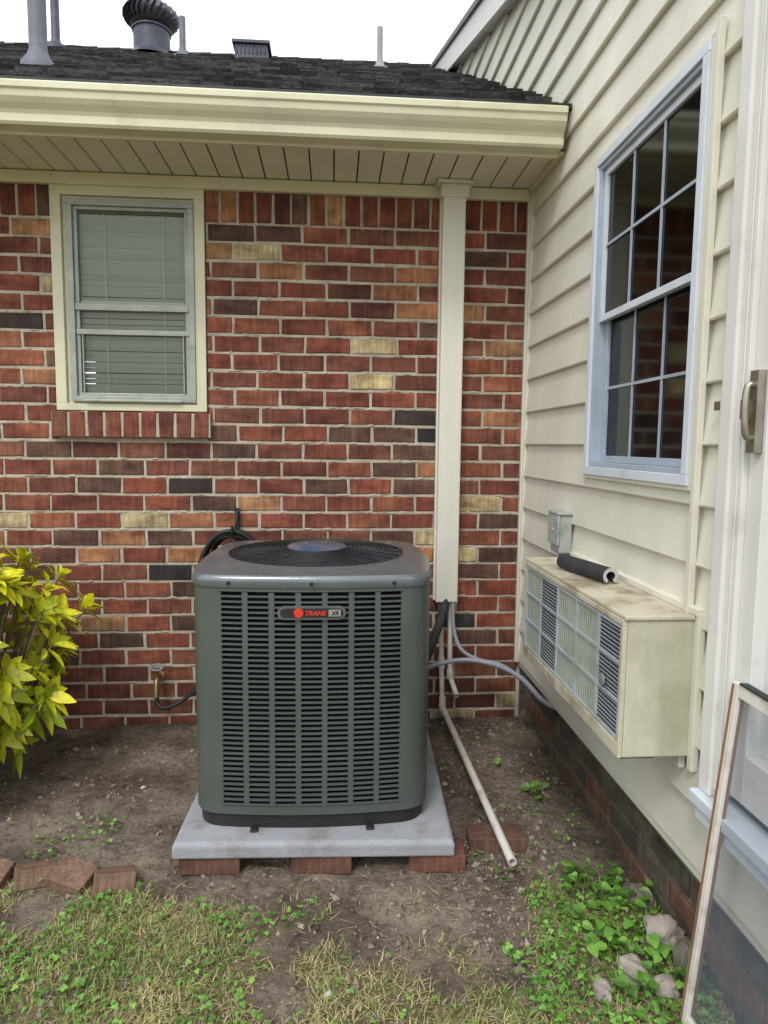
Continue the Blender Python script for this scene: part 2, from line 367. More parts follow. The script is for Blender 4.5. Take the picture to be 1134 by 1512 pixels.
b=MB(); b.box((.866,.8845),(1.345,1.372),(1.29,1.46)); sweep(b,smoothpath([(.87,1.36,1.43),(.852,1.358,1.425),(.846,1.352,1.37),(.852,1.352,1.325),(.87,1.356,1.32)]),.007); b.box((.85,.866),(1.362,1.376),(1.36,1.40))
b.obj('handle','nickel',d,smooth=False)
bx('door_room_wall',(1.7,1.72),(-.6,.99),(.3,2.6),'room',d,0)
b=MB(); b.box((.868,.8745),(1.492,1.506),(1.385,1.405)); b.obj('door_bracket','nickel',d)

# ------------------------------------------------------------ left window
w=empty('brick_wall_window'); w.parent=house
def fframe(name,x0,x1,z0,z1,tl,tt,tb,y0,y1,m,par,bev=.002):
    b=MB(); b.box((x0,x1),(y0,y1),(z0,z0+tb)); b.box((x0,x1),(y0,y1),(z1-tt,z1)); b.box((x0,x0+tl),(y0,y1),(z0+tb,z1-tt)); b.box((x1-tl,x1),(y0,y1),(z0+tb,z1-tt)); return b.obj(name,m,par,bevel=bev)
fframe('outer_trim',wx0,wx1,1.436,2.405,.045,.055,.030,D-.012,D+.08,'cream',w)
fframe('inner_trim',wx0+.0455,wx1-.0455,1.4665,2.3495,.022,.018,.012,D+.004,D+.08,'cream',w)
sx0,sx1,sz0,sz1=-1.148,-.610,1.475,2.335
fframe('storm_frame',sx0,sx1,sz0,sz1,.026,.028,.024,D-.02,D+.03,'alu',w)
fframe('storm_frame_inner',sx0+.0265,sx1-.0265,sz0+.0245,sz1-.0285,.016,.014,.014,D-.006,D+.03,'alu',w)
b=MB(); b.box((sx0+.027,sx1-.027),(D-.016,D+.005),(1.868,1.898)); b.box((sx0+.027,sx1-.027),(D-.013,D+.005),(1.765,1.787)); b.box((sx0+.06,sx1-.06),(D-.028,D-.0165),(1.474,1.484)); 
for q in (sx0+.050,sx1-.056): b.box((q,q+.006),(D-.010,D+.005),(1.51,1.765))
b.obj('storm_rails','alu',w,bevel=.002)
b=MB(); yq=D+.008; b.add([(sx0+.02,yq,sz0+.02),(sx1-.02,yq,sz0+.02),(sx1-.02,yq,sz1-.02),(sx0+.02,yq,sz1-.02)],[(0,1,2,3)]); b.obj('storm_glass','glass_l',w)
b=MB(); z=sz0+.0; i=0
while z<sz1:
    A=Matrix.Translation((0,D+.032,z))@Matrix.Rotation(math.radians(-48+U(-4,4)),4,'X')@Matrix.Rotation(math.radians(U(-.25,.25)),4,'Y'); b.box((sx0+.0,sx1-.0),(-.0125,.0125),(-.0006,.0006),M4=A); z+=.0235
for xx in (-1.0,-.75): b.box((xx,xx+.004),(D+.0175,D+.0195),(sz0,sz1))
b.obj('blinds','blind',w)
bx('blind_headrail',(sx0,sx1),(D+.016,D+.06),(2.285,2.335),'alu',w)
bx('sash_meeting_rail',(sx0,sx1),(D+.012,D+.017),(1.895,1.915),'blind',w)
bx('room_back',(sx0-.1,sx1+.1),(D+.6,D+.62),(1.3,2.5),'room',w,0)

# ------------------------------------------------------------ eave
bx('frieze_board',(-5,.866),(D-.032,D-.004),(2.388,2.437),'cream',house,.003)
b=MB(); x=.885
while x>-5:
    b.box((x-.0955,x-.003),(2.715,D-.006),(2.442,2.450)); x-=.0985
b.obj('soffit','soffit',house,bevel=.0015)
bx('soffit_backing',(-5,.89),(2.715,D),(2.456,2.46),'gap',house,0)
bx('fascia',(-5,.868),(2.695,2.714),(2.415,2.57),'cream',house)
bx('eave_return',(.868,.892),(2.70,D-.03),(2.425,2.441),'cream',house)
def extr(mb,prof,x0,x1,mi=0):
    n=len(prof); vs=[(x0,y,z) for y,z in prof]+[(x1,y,z) for y,z in prof]
    mb.add(vs,[(i,i+1,n+i+1,n+i) for i in range(n-1)],mi=mi)
b=MB()
prof=[(2.694,2.552),(2.694,2.432),(2.640,2.428),(2.634,2.436),(2.634,2.462),(2.628,2.475),(2.612,2.492),(2.602,2.507),(2.599,2.528),(2.592,2.534),(2.592,2.552),(2.597,2.557),(2.606,2.556),(2.606,2.549)]
extr(b,prof,-5,.862)
g=b.obj('gutter','cream',house)
sm=g.modifiers.new('s','SOLIDIFY'); sm.thickness=.002
b=MB(); pc=prof[:-2]; n=len(pc); b.add([(.8625,y,z) for y,z in pc]+[(.866,y,z) for y,z in pc],[tuple(range(n)),tuple(range(n,2*n))]+[(i,(i+1)%n,n+(i+1)%n,n+i) for i in range(n)]); b.obj('gutter_end_cap','cream',house)
SL=.558; ang=math.atan(SL)
def roofz(Y): return 2.578+SL*(Y-2.655)
b=MB(); ln=(6.62-2.655)/math.cos(ang); ex=.13; nrow=int(ln/ex)+1
A=Matrix.Translation((0,2.655,2.578))@Matrix.Rotation(ang,4,'X')
for r in range(nrow):
    s0=r*ex; s1=min(s0+ex+.01,ln); x=.895 
    while x>-7:
        wd=U(.07,.20); k=random.choice([.028,.045,.065,.09,.035,.12]); th=U(.004,.022)
        ss=s0+ (U(-.012,.024) if r else 0)
        vs=[(x-wd+.006,ss,0),(x,ss,0),(x,s1,0),(x-wd+.006,s1,0),(x-wd+.006,ss,th+.006),(x,ss,th+.006),(x,s1,.003),(x-wd+.006,s1,.003)]
        b.add([A@Vector(v) for v in vs],[(4,5,6,7),(0,1,5,4),(1,2,6,5),(3,0,4,7)],(k,k*1.0,k*1.05)); x-=wd
b.obj('shingle_roof','shingle',house,vcol=True)
b=MB(); b.add([(-7,2.655,2.574),(.895,2.655,2.574),(.895,6.62,roofz(6.62)-.004),(-7,6.62,roofz(6.62)-.004),(-7,10.6,2.5),(.895,10.6,2.5)],[(0,1,2,3),(3,2,5,4)]); b.add([(-7,2.65,2.56),(.895,2.65,2.56),(.895,2.65,2.585),(-7,2.65,2.585)],[(0,1,2,3)])
b.obj('roof_deck','metal_dark',house)
bx('drip_edge',(-5,.889),(2.618,2.70),(2.5605,2.579),'black',house,.002)
b=MB(); x=.88
while x>-7:
    k=random.choice([.03,.05,.07]); b.add([(x-.2,6.50,roofz(6.50)+.012),(x,6.50,roofz(6.5)+.02),(x,6.62,roofz(6.62)+.03),(x-.2,6.62,roofz(6.62)+.02),(x,6.74,roofz(6.5)+.02),(x-.2,6.74,roofz(6.5)+.012)],[(0,1,2,3),(3,2,4,5)],(k,k,k)); x-=.2
b.obj('ridge_cap','shingle',house,vcol=True)
def flange(b,x,y,r,h,R=.09,mi=0):
    z=roofz(y); lathe(b,(x,y,z-.06),[(R,.0),(R*.95,.05),(r*1.9,.075),(r*1.25,.11),(r,.14),(r,h),(r*.82,h),(r*.82,h-.05)],mi=mi)
b=MB(); flange(b,-1.375,3.46,.040,.375,.085); b.obj('vent_pipe','pipe_grey',house,smooth=True,auto=40)
b=MB(); flange(b,-2.32,6.2,.034,1.0,.14); b.obj('vent_pipe_tall','metal_dark',house,smooth=True,auto=40)
b=MB(); flange(b,-1.22,5.9,.025,.36,.09); b.obj('vent_pipe_thin','pipe_grey',house,smooth=True,auto=40)
b=MB(); flange(b,.345,5.5,.022,.36,.085); b.obj('vent_pipe_light','pipe_light',house,smooth=True,auto=40)
b=MB(); bxz=roofz(6.05); b.box((-.80,-.54),(5.85,6.15),(bxz-.10,bxz+.015)); b.box((-.82,-.52),(5.83,6.17),(bxz+.016,bxz+.042)); 
for k in range(8): b.box((-.79+k*.032,-.78+k*.032),(5.84,5.85),(bxz-.06,bxz+.01))
b.obj('box_vent','metal_dark',house,bevel=.004)
b=MB(); tx,ty=-1.56,6.3; tz=roofz(ty)-.03
lathe(b,(tx,ty,tz-.1),[(.22,.05),(.17,.10),(.150,.13),(.150,.29),(.162,.295),(.162,.31),(.15,.315)])
for k in range(26):
    a0=2*math.pi*k/26
    vs=[];n=7
    for i in range(n+1):
        t=i/n; ph=math.pi*(t*.86+.07); rr=.215*math.sin(ph)**.6; zz=tz+.215+.20*t; a=a0+.5*t
        for da,ro in ((0,0),(.17,.022)): vs.append((tx+(rr+ro)*math.cos(a+da),ty+(rr+ro)*math.sin(a+da),zz))
    b.add(vs,[(2*i,2*i+1,2*i+3,2*i+2) for i in range(n)])
b.obj('turbine_vent','metal_dark',house,smooth=True,auto=30)
b=MB(); lathe(b,(tx,ty,tz+.18),[(.10,.03),(.17,.05),(.18,.13),(.16,.20),(.10,.225)])
lathe(b,(tx,ty,tz+.412),[(.12,0),(.11,.016),(.05,.026),(.001,.03)]); b.obj('turbine_vent_core','black',house,smooth=True)

# ------------------------------------------------------------ line-set cover (slim duct, carries no rainwater)
ds=empty('downspout')
bx('channel',(.474,.575),(D-.078,D-.0015),(.575,2.39),'cover',ds,.006)
bx('channel_base',(.468,.581),(D-.030,D-.001),(.575,2.39),'cover',ds,.003)
bx('top_collar',(.462,.587),(D-.092,D-.0335),(2.375,2.4275),'cover',ds,.006)
bx('top_flange',(.445,.605),(D-.112,D-.0335),(2.428,2.4395),'soffit',ds,.003)

# ------------------------------------------------------------ condenser
cx,cy=-.058,2.408; cond=empty('air_conditioning_condenser',(cx,cy,.10)); cond.rotation_euler=(0,0,math.radians(-1.0))
HW=.370; FW=.290; BU=.020
def face_pt(u,off=0): return Vector((u,-(HW+BU*(1-(u/FW)**2))-off,0))
def foot(sc=1.,nf=12):
    pts=[]
    for q in range(4):
        Rm=Matrix.Rotation(q*math.pi/2,3,'Z')
        for i in range(nf+1):
            u=-FW+2*FW*i/nf; pts.append(Rm@face_pt(u))
        p0=Vector((FW,-HW,0)); p3=Vector((HW,-FW,0)); c=Vector((HW-.012,-HW+.012,0))
        for i in range(1,7):
            t=i/7; pts.append(Rm@(p0*(1-t)**2+c*2*t*(1-t)+p3*t*t))
    return [p*sc for p in pts]
def loft(mb,rings,cap=True,mi=0):
    n=len(rings[0]); vs=[v for r in rings for v in r]; fs=[]
    for i in range(len(rings)-1):
        for k in range(n): fs.append((i*n+k,i*n+(k+1)%n,(i+1)*n+(k+1)%n,(i+1)*n+k))
    if cap: fs.append(tuple(range((len(rings)-1)*n,len(rings)*n)))
    mb.add(vs,fs,mi=mi)
def ring(sc,z): return [Vector((p.x,p.y,z)) for p in foot(sc)]
b=MB(); loft(b,[ring(.972,0),ring(.972,.05)]); b.obj('base_pan','black',cond)
b=MB(); loft(b,[ring(.945,.05),ring(.945,.77)],cap=False); b.obj('coil','coil',cond)
ZL0,ZL1=.076,.752
b=MB(); loft(b,[ring(.985,.046),ring(1,.048),ring(1,.074),ring(.96,.075)],cap=False); loft(b,[ring(.97,.753),ring(1,.754),ring(1,.775)],cap=False)
b.obj('rails','cond',cond,smooth=True,auto=40)
b=MB()
for q in range(4):
    Rm=Matrix.Rotation(q*math.pi/2,3,'Z')
    line=[face_pt(FW-.008),face_pt(FW)]
    p0=Vector((FW,-HW,0)); p3=Vector((HW,-FW,0)); c=Vector((HW-.012,-HW+.012,0))
    line+= [p0*(1-t)**2+c*2*t*(1-t)+p3*t*t for t in [i/9 for i in range(1,10)]]
    R90=Matrix.Rotation(math.pi/2,3,'Z'); line+=[R90@face_pt(-FW+.008)]
    line=[Rm@p for p in line]
    full=[line[0]*.965]+line+[line[-1]*.965]; n=len(full)
    vs=[(p.x,p.y,ZL0-.002) for p in full]+[(p.x,p.y,ZL1+.002) for p in full]
    b.add(vs,[(i,i+1,n+i+1,n+i) for i in range(n-1)])
b.obj('corner_posts','cond',cond,smooth=True,auto=50)
b=MB(); NC=7; cw=2*(FW-.008)/NC; NR=41; ph=(ZL1-ZL0)/NR
for q in range(4):
    Rm=Matrix.Rotation(q*math.pi/2,3,'Z')
    for c in range(NC):
        u0=-FW+.008+c*cw; ua=u0+.0085; ub=u0+cw-.0085
        for (a,e) in ((u0,ua),(ub,u0+cw)):
            P=[Rm@face_pt(a),Rm@face_pt(e)]; I=[Rm@face_pt(a,-.012),Rm@face_pt(e,-.012)]
            pts=[I[0],P[0],P[1],I[1]]
            b.add([(p.x,p.y,z) for z in (ZL0,ZL1) for p in pts],[(0,1,5,4),(1,2,6,5),(2,3,7,6)])
        for r in range(NR):
            z=ZL0+r*ph
            us=[ua,(ua+ub)/2,ub]; vs=[]
            for u in us:
                for off,zz in ((-.006,z+.0005),(.0015,z+.001),(.0015,z+.0052),(-.006,z+.0064)):
                    p=Rm@face_pt(u,off); vs.append((p.x,p.y,zz))
            fs=[]
            for i in range(2):
                for j in range(3): fs.append((i*4+j,(i+1)*4+j,(i+1)*4+j+1,i*4+j+1))
            b.add(vs,fs)
b.obj('louvers','cond',cond)
b=MB()
GR=.310
loft(b,[ring(.985,.766),ring(1.010,.766),ring(1.014,.770),ring(1.014,.788),ring(1.009,.797),ring(.990,.803)],cap=False)
base=foot(.990); circ=[]
for p in base:
    a=math.atan2(p.y,p.x); circ.append(Vector((math.cos(a)*GR,math.sin(a)*GR,0)))
mid=[(p*.35+c*.65) for p,c in zip(base,circ)]
R0=[Vector((p.x,p.y,.803)) for p in base]; R1=[Vector((p.x,p.y,.811)) for p in mid]; R2=[Vector((p.x,p.y,.817)) for p in circ]; R3=[Vector((p.x*.985,p.y*.985,.812)) for p in circ]; R4=[Vector((p.x*.97,p.y*.97,.66)) for p in circ]
loft(b,[R0,R1,R2,R3,R4],cap=False)
b.obj('lid','lid',cond,smooth=True,auto=45)
b=MB()
for k in range(15):
    r=.085+(GR-.088)*k/14; h=.818+.018*(1-(r/GR)**2)
    sweep(b,[(r*math.cos(a),r*math.sin(a),h) for a in [2*math.pi*i/48 for i in range(49)]],.0018,5,cap=False)
for k in range(24):
    a=2*math.pi*k/24
    sweep(b,[(r*math.cos(a),r*math.sin(a),.815+.018*(1-(r/GR)**2)) for r in (.07,.14,.22,GR)],.0022,5)
b.obj('fan_grille','black',cond,smooth=True)
b=MB(); lathe(b,(0,0,.80),[(.105,.0),(.105,.036),(.098,.041),(.001,.044)],32); b.obj('fan_motor_cap','hub',cond,smooth=True,auto=40)
b=MB()
for k in range(3):
    a0=2*math.pi*k/3; vs=[]
    for i in range(5):
        r=.06+.22*i/4
        for j in range(4):
            a=a0+1.2*(j/3)*(1-.15*i/4); vs.append((r*math.cos(a),r*math.sin(a),.765+.035*j/3))
    b.add(vs,[(i*4+j,i*4+j+1,(i+1)*4+j+1,(i+1)*4+j) for i in range(4) for j in range(3)])
b.obj('fan_blades','hub',cond,smooth=True)
b=MB(); b.add([(.3*math.cos(2*math.pi*i/32),.3*math.sin(2*math.pi*i/32),.6) for i in range(32)],[tuple(range(32))]); b.obj('fan_well','coil',cond)
yb=-(HW+BU)-.004
b=MB()
def pill(mb,x0,x1,z0,z1,y0,y1):
    r=(z1-z0)/2; n=8; pts=[]
    for i in range(n+1): a=-math.pi/2+math.pi*i/n; pts.append((x1-r+r*math.cos(a),(z0+z1)/2+r*math.sin(a)))
    for i in range(n+1): a=math.pi/2+math.pi*i/n; pts.append((x0+r+r*math.cos(a),(z0+z1)/2+r*math.sin(a)))
    m=len(pts); mb.add([(x,y0,z) for x,z in pts]+[(x,y1,z) for x,z in pts],[tuple(range(m))]+[(i,(i+1)%m,m+(i+1)%m,m+i) for i in range(m)])
pill(b,-.100,.102,.674,.712,yb-.006,yb+.01); b.obj('badge_plate','lid',cond,bevel=.002)
b=MB(); pill(b,-.094,.096,.679,.707,yb-.0085,yb-.0062); b.obj('badge_face','black',cond)
b=MB(); lathe(b,(-.038,yb-.0088,.693),[(.001,.002),(.014,.0018),(.015,.0)],20,axis=Vector((0,-1,0))); b.obj('badge_emblem','red',cond)
b=MB(); b.box((.052,.088),(yb-.0095,yb-.0086),(.683,.703)); b.obj('badge_tag','silver',cond)
def txt(body,name,x,z,size,m,y):
    cu=bpy.data.curves.new(name,'FONT'); cu.body=body; cu.size=size; cu.extrude=.0005; cu.offset=.0006; cu.shear=.2
    t=bpy.data.objects.new(name,cu); COL.objects.link(t); t.parent=cond; t.location=(x,y,z); t.rotation_euler=(math.pi/2,0,0); cu.materials.append(M[m])
txt('TRANE','badge_lettering',-.020,.686,.020,'red',yb-.0096)
txt('XR','badge_tag_lettering',.060,.687,.017,'black',yb-.0105)
b=MB()
for sx in (-.25,0,.25):
    y=face_pt(sx).y-.009
    lathe(b,(sx,y,.782),[(.005,0),(.006,.002),(.004,.004),(.001,.0045)],10,axis=Vector((0,-1,0)))
b.obj('lid_screws','black',cond)
b=MB(); 
for sx in (-.19,.17): b.box((sx,sx+.025),(-.402,-.378),(.0,.008))
b.obj('tie_down_clips','black',cond,bevel=.003)

# pad & bricks
b=MB(); A=Matrix.Translation((-.038,2.375,0))@Matrix.Rotation(math.radians(-2.2),4,'Z')
P=.428
prof=[(P,.050),(P,.090),(P-.010,.100)]
vs=[A@Vector((sx*p,sy*p,z)) for p,z in prof for sx,sy in ((-1,-1),(1,-1),(1,1),(-1,1))]
b.add(vs,[(3,2,1,0)]+[(i*4+k,i*4+(k+1)%4,(i+1)*4+(k+1)%4,(i+1)*4+k) for i in range(2) for k in range(4)]+[(8,9,10,11)])
b.obj('condenser_pad','pad',None,bevel=.006)
def loosebrick(x,y,z,rz,col=None,tilt=(0,0),dim=(.2,.095,.057)):
    b=MB(); c=col or random.choice(RED); l,w_,h=dim
    b.box((-l/2,l/2),(-w_/2,w_/2),(-h/2,h/2),c)
    o=b.obj('brick','brick',None,vcol=True,bevel=.004); o.location=(x,y,z); o.rotation_euler=(math.radians(tilt[0]),math.radians(tilt[1]),math.radians(rz)); return o
DB=(.13,.055,.04)
loosebrick(-.370,2.015,.020,-3,DB,dim=(.185,.09,.057)); loosebrick(-.030,1.998,.021,-4,DB,dim=(.185,.09,.057)); loosebrick(.325,1.985,.021,-5,(.16,.062,.045),dim=(.175,.09,.057))
for x,y in ((-.35,2.66),(0,2.65),(.3,2.62)): loosebrick(x,y,.020,0,DB)
loosebrick(.535,2.075,.016,-4,(.15,.07,.05),dim=(.185,.09,.05))
for i,(x,y,r,tl) in enumerate(((-1.02,1.985,-10,18),(-.885,1.98,25,-18),(-.765,1.96,-20,15),(-.645,1.945,18,-18),(-1.17,2.0,12,15))):
    loosebrick(x,y,.006,r,(.20,.11,.08),(tl,8),dim=(.115,.09,.055))

# ------------------------------------------------------------ pipes
b=MB(); p=smoothpath([(.500,3.075,.60),(.502,3.06,.45),(.506,3.045,.25),(.510,3.03,.10)],5); sweep(b,p,.0115)
sweep(b,[(.510,3.032,.13),(.510,3.03,.07)],.016); sweep(b,[(.510,3.045,.085),(.511,3.0,.078)],.016)
sweep(b,smoothpath([(.5105,3.02,.082),(.522,2.5,.074),(.534,1.865,.068)],6),.0135,16,cap=False)
sweep(b,smoothpath([(.5105,3.02,.082),(.522,2.5,.074),(.534,1.865,.068)],6),.0105,16,cap=False)
lathe(b,(.534,1.865,.068),[(.0105,0),(.0135,0)],16,axis=Vector((0,-1,0)))
sweep(b,[(.505,3.052,.315),(.506,3.045,.265)],.0155)
b.obj('pvc_drain_pipe','pvc',None,smooth=True,auto=40)
b=MB(); sweep(b,[(.545,3.08,.60),(.550,3.07,.24)],.012); sweep(b,[(.550,3.07,.25),(.551,3.062,.205)],.016)
sweep(b,[(.551,3.06,.215),(.562,2.95,.165)],.012,cap=False); sweep(b,[(.551,3.06,.215),(.562,2.95,.165)],.0095,cap=False); b.obj('pvc_drain_pipe','pvc',None,smooth=True,auto=40)
b=MB()
sweep(b,smoothpath([(.28,2.72,.30),(.40,2.95,.285),(.50,2.98,.31),(.62,2.97,.325),(.74,2.93,.31),(.82,2.82,.29),(.87,2.65,.25),(.92,2.52,.26)]),.011)
sweep(b,smoothpath([(.555,3.06,.60),(.558,3.04,.46),(.585,3.0,.37),(.66,2.98,.325),(.76,2.96,.305),(.84,2.86,.27),(.88,2.72,.235),(.93,2.60,.24)]),.009)
b.obj('electrical_conduit','conduit',None,smooth=True)
b=MB(); sweep(b,smoothpath([(.52,3.07,.62),(.515,3.05,.56),(.47,2.98,.46),(.40,2.85,.40),(.30,2.72,.38)]),.021); sweep(b,smoothpath([(.50,3.07,.60),(.49,3.03,.52),(.45,2.93,.40),(.38,2.82,.33),(.28,2.7,.30)]),.008)
b.obj('refrigerant_line','foam',None,smooth=True)
h=empty('garden_hose')
b=MB()
for k in range(7):
    ox,oz=U(-.012,.012),U(-.02,.01); rx=.135+U(-.012,.012); rz=.17+U(-.02,.02); yy=3.085-.018*k
    sweep(b,[(-.45+ox+rx*math.cos(a),yy+.005*math.sin(3*a),.735+oz+rz*math.sin(a)) for a in [2*math.pi*i/40 for i in range(41)]],.0095,8,cap=False)
sweep(b,smoothpath([(-.795,3.04,.155),(-.79,3.03,.12),(-.76,3.02,.105),(-.70,3.02,.125),(-.64,3.03,.165),(-.585,3.03,.22),(-.53,3.03,.35),(-.5,3.04,.55)]),.0095,8)
b.obj('hose_coil','black',h,smooth=True)
b=MB(); b.box((-.445,-.427),(D-.012,D-.002),(.84,1.005)); sweep(b,smoothpath([(-.436,D-.01,.99),(-.436,D-.06,.93),(-.436,D-.15,.90),(-.436,D-.17,.94)]),.006); b.obj('hose_hanger','black',h)
f=empty('outdoor_faucet')
b=MB(); sweep(b,smoothpath([(-.80,D,.225),(-.80,D-.04,.225),(-.80,D-.065,.21),(-.798,D-.08,.165)]),.012,10); lathe(b,(-.80,D-.004,.225),[(.025,.0),(.025,.005),(.012,.008)],12,axis=Vector((0,-1,0))); sweep(b,[(-.80,D-.04,.225),(-.80,D-.055,.275)],.008); sweep(b,[(-.798,D-.078,.18),(-.797,D-.083,.15)],.016,10)
b.obj('faucet_body','brass',f,smooth=True,auto=40)
b=MB(); sweep(b,[(-.80+.027*math.cos(a),D-.057+.008*math.sin(a),.28+.012*math.sin(a)) for a in [2*math.pi*i/16 for i in range(17)]],.0045,6,cap=False); b.box((-.827,-.773),(D-.06,D-.054),(.277,.283)); b.obj('faucet_handle','pipe_light',f)

# ------------------------------------------------------------ wall air conditioner
ac=empty('window_air_conditioner')
ax0,ax1,ay0,ay1,az0,az1=.702,.893,1.545,2.385,.540,.885
b=MB(); b.box((ax0+.006,ax1),(ay0,ay1),(az0,az1)); b.obj('cabinet','ac_side',ac,bevel=.004)
b=MB(); b.box((ax0-.004,ax1),(ay0-.006,ay1+.006),(az1+.0005,az1+.012)); b.obj('cabinet_top','ac',ac,bevel=.003)
fx=ax0
fr=MB(); Yg0,Yg1,Zg0,Zg1=ay0+.010,ay1-.010,az0+.035,az1-.015
fr.box((fx-.006,fx+.0055),(ay0,ay1),(az0,Zg0)); fr.box((fx-.006,fx+.0055),(ay0,ay1),(Zg1,az1)); fr.box((fx-.006,fx+.0055),(ay0,Yg0),(Zg0,Zg1)); fr.box((fx-.006,fx+.0055),(Yg1,ay1),(Zg0,Zg1)); fr.obj('front_frame','ac',ac,bevel=.002)
cols=[(0,.21,0),(.21,.42,1),(.42,.82,0),(.82,1.0,1)]
gg=MB(); lt=MB(); dk=MB()
def yy(t): return Yg1+(Yg0-Yg1)*t
for a,e,dark in cols:
    (dk if dark else lt).box((fx+.001,fx+.0055),(yy(e),yy(a)),(Zg0,Zg1))
for t in (0.006,.21,.42,.62,.82,.994): gg.box((fx-.004,fx+.001),(yy(t)-.005,yy(t)+.005),(Zg0,Zg1))
for s in (.02,.34,.67,.98): zq=Zg0+(Zg1-Zg0)*s; gg.box((fx-.0035,fx+.0008),(Yg0,Yg1),(zq-.004,zq+.004))
for a,e,dark in cols:
    if dark:
        k=int((Zg1-Zg0)/.011)
        for i in range(k): z=Zg0+i*.011; gg.box((fx-.0005,fx+.0013),(yy(e),yy(a)),(z,z+.0018))
    else:
        n=int(abs(yy(a)-yy(e))/.017)
        for i in range(n): y=yy(e)+i*.017; gg.box((fx-.0005,fx+.0013),(y,y+.0022),(Zg0,Zg1))
gg.obj('front_grille','ac_grid',ac); lt.obj('screen_panels','ac_light',ac); dk.obj('coil_panels','ac_dark',ac)
b=MB(); lathe(b,(fx-.004,1.66,.70),[(.016,0),(.016,.004),(.001,.006)],18,axis=Vector((-1,0,0))); b.obj('knob','silver',ac)
bx('mount_flange',(.872,.890),(ay0-.022,ay0-.0005),(az0-.03,az1+.02),'siding',ac,.002)
bx('sleeve_trim_top',(.868,.8925),(ay0-.02,ay1+.02),(az1+.0125,az1+.03),'siding',ac,.002)
bx('bottom_rail',(.712,.80),(ay0+.02,ay1-.02),(az0-.012,az0-.0005),'mortar_dark',ac,.002)

e=empty('electrical_disconnect_box')
bx('enclosure',(.838,.887),(2.44,2.545),(.90,1.045),'box_grey',e,.006)
bx('cover_lip',(.828,.8375),(2.434,2.551),(.93,1.045),'box_grey',e,.004)
bx('hood',(.826,.887),(2.432,2.553),(1.0455,1.056),'box_grey',e,.003)
b=MB(); lathe(b,(.8279,2.49,.985),[(.009,0),(.009,.004),(.001,.005)],12,axis=Vector((-1,0,0))); sweep(b,[(.865,2.49,.90),(.865,2.49,.885)],.012); b.obj('fittings','box_grey',e)

b=MB(); n=18
A=Matrix.Translation((.785,2.03,az1+.038))@Matrix.Rotation(math.radians(12),4,'Z')
vs=[];prof=[]
for i in range(n): a=math.radians(-60)+math.radians(300)*i/(n-1); prof.append((.026*math.cos(a),.024*math.sin(a)))
for i in range(n): a=math.radians(240)-math.radians(300)*i/(n-1); prof.append((.015*math.cos(a),.013*math.sin(a)))
m=len(prof)
for k in range(2):
    for x,z in prof: vs.append(A@Vector((x,(-.13,.13)[k],z)))
b.add(vs,[(i,(i+1)%m,m+(i+1)%m,m+i) for i in range(m)]); 
for k in (0,m): b.add(vs[k:k+m],[(i,i+1,m-2-i,m-1-i) for i in range(n-1)],mi=1)
b.obj('foam_pipe_insulation',['foam','foam_in'],None)

s=empty('screen_door_panel')
b=MB(); w2=MB(); 
bt=Vector((.800,1.372,0)); tp=Vector((.868,1.36,.80)); ax_z=(tp-bt).normalized(); ny=Vector((-.01,-1,0)).normalized(); nx=ny.cross(ax_z).normalized()
if nx.x>0: nx=-nx
Hh=(tp-bt).length
def bar(mb,u0,u1,v0,v1,w0,w1):
    vs=[bt+ny*u+ax_z*v+nx*w for v in (v0,v1) for u in (u0,u1) for w in (w0,w1)]
    mb.add(vs,[(0,2,3,1),(4,5,7,6),(0,1,5,4),(2,6,7,3),(0,4,6,2),(1,3,7,5)])
bar(b,0,.026,0,Hh,-.008,.008); bar(b,.0265,.62,Hh-.028,Hh,-.007,.007); bar(b,.0265,.62,0.0,.028,-.007,.007); bar(b,.6,.622,0.031,Hh-.031,-.008,.008)
b.obj('panel_frame','pvc',s,bevel=.002)
bar(w2,.006,.011,.0,Hh-.005,.0082,.0105); bar(w2,.0263,.0285,.031,Hh-.031,-.0075,-.001); w2.obj('panel_inner_edge','wood',s)
b=MB(); 
q=[bt+ny*u+ax_z*v for u,v in ((.027,.029),(.599,.029),(.599,Hh-.029),(.027,Hh-.029))]; b.add(q,[(0,1,2,3)]); b.obj('panel_screen','screen',s)
b=MB(); bar(b,.03,.60,Hh+.0005,Hh+.005,-.010,.010); b.obj('panel_top_strip','foam',s)

# ------------------------------------------------------------ ground
def axis_pts(lo,hi,step,far):
    a=list(np.arange(lo,hi+1e-6,step)); s=step; x=hi; r=[]
    while x<far: s*=1.35; x+=s; r.append(x)
    s=step; x=lo; l=[]
    while x>-far: s*=1.35; x-=s; l.append(x)
    return l[::-1]+a+r
xs=axis_pts(-2.2,1.0,.012,150); ys=axis_pts(1.1,3.2,.012,150)
def lawn(x,y):
    n=noise.noise(Vector((x*2.3,y*2.3,3)))*.16+noise.noise(Vector((x*7,y*7,1)))*.10
    if x<-.5: edge=1.92
    elif x<.45: edge=1.90-(x+.5)*.38
    elif x<.62: edge=1.54+ (x-.45)*1.9
    else: edge=1.88-(x-.62)*.5
    v=(edge-y+n)/.14+.5
    hole=noise.noise(Vector((x*4.2+3,y*5.5,21)))
    if hole>.10 and x<.5: v-=(hole-.10)*6
    return max(0,min(1,v))
def gh(x,y):
    if abs(x)>6 or abs(y)>8: return 0
    h=noise.noise(Vector((x*1.3,y*1.3,0)))*.016+noise.noise(Vector((x*6,y*6,5)))*.012+noise.noise(Vector((x*19,y*19,9)))*.007+abs(noise.noise(Vector((x*38,y*38,2))))*.008
    if x<-.7 and y>2: h-=.015*min(1,(-.7-x)/.5)
    return h-.010
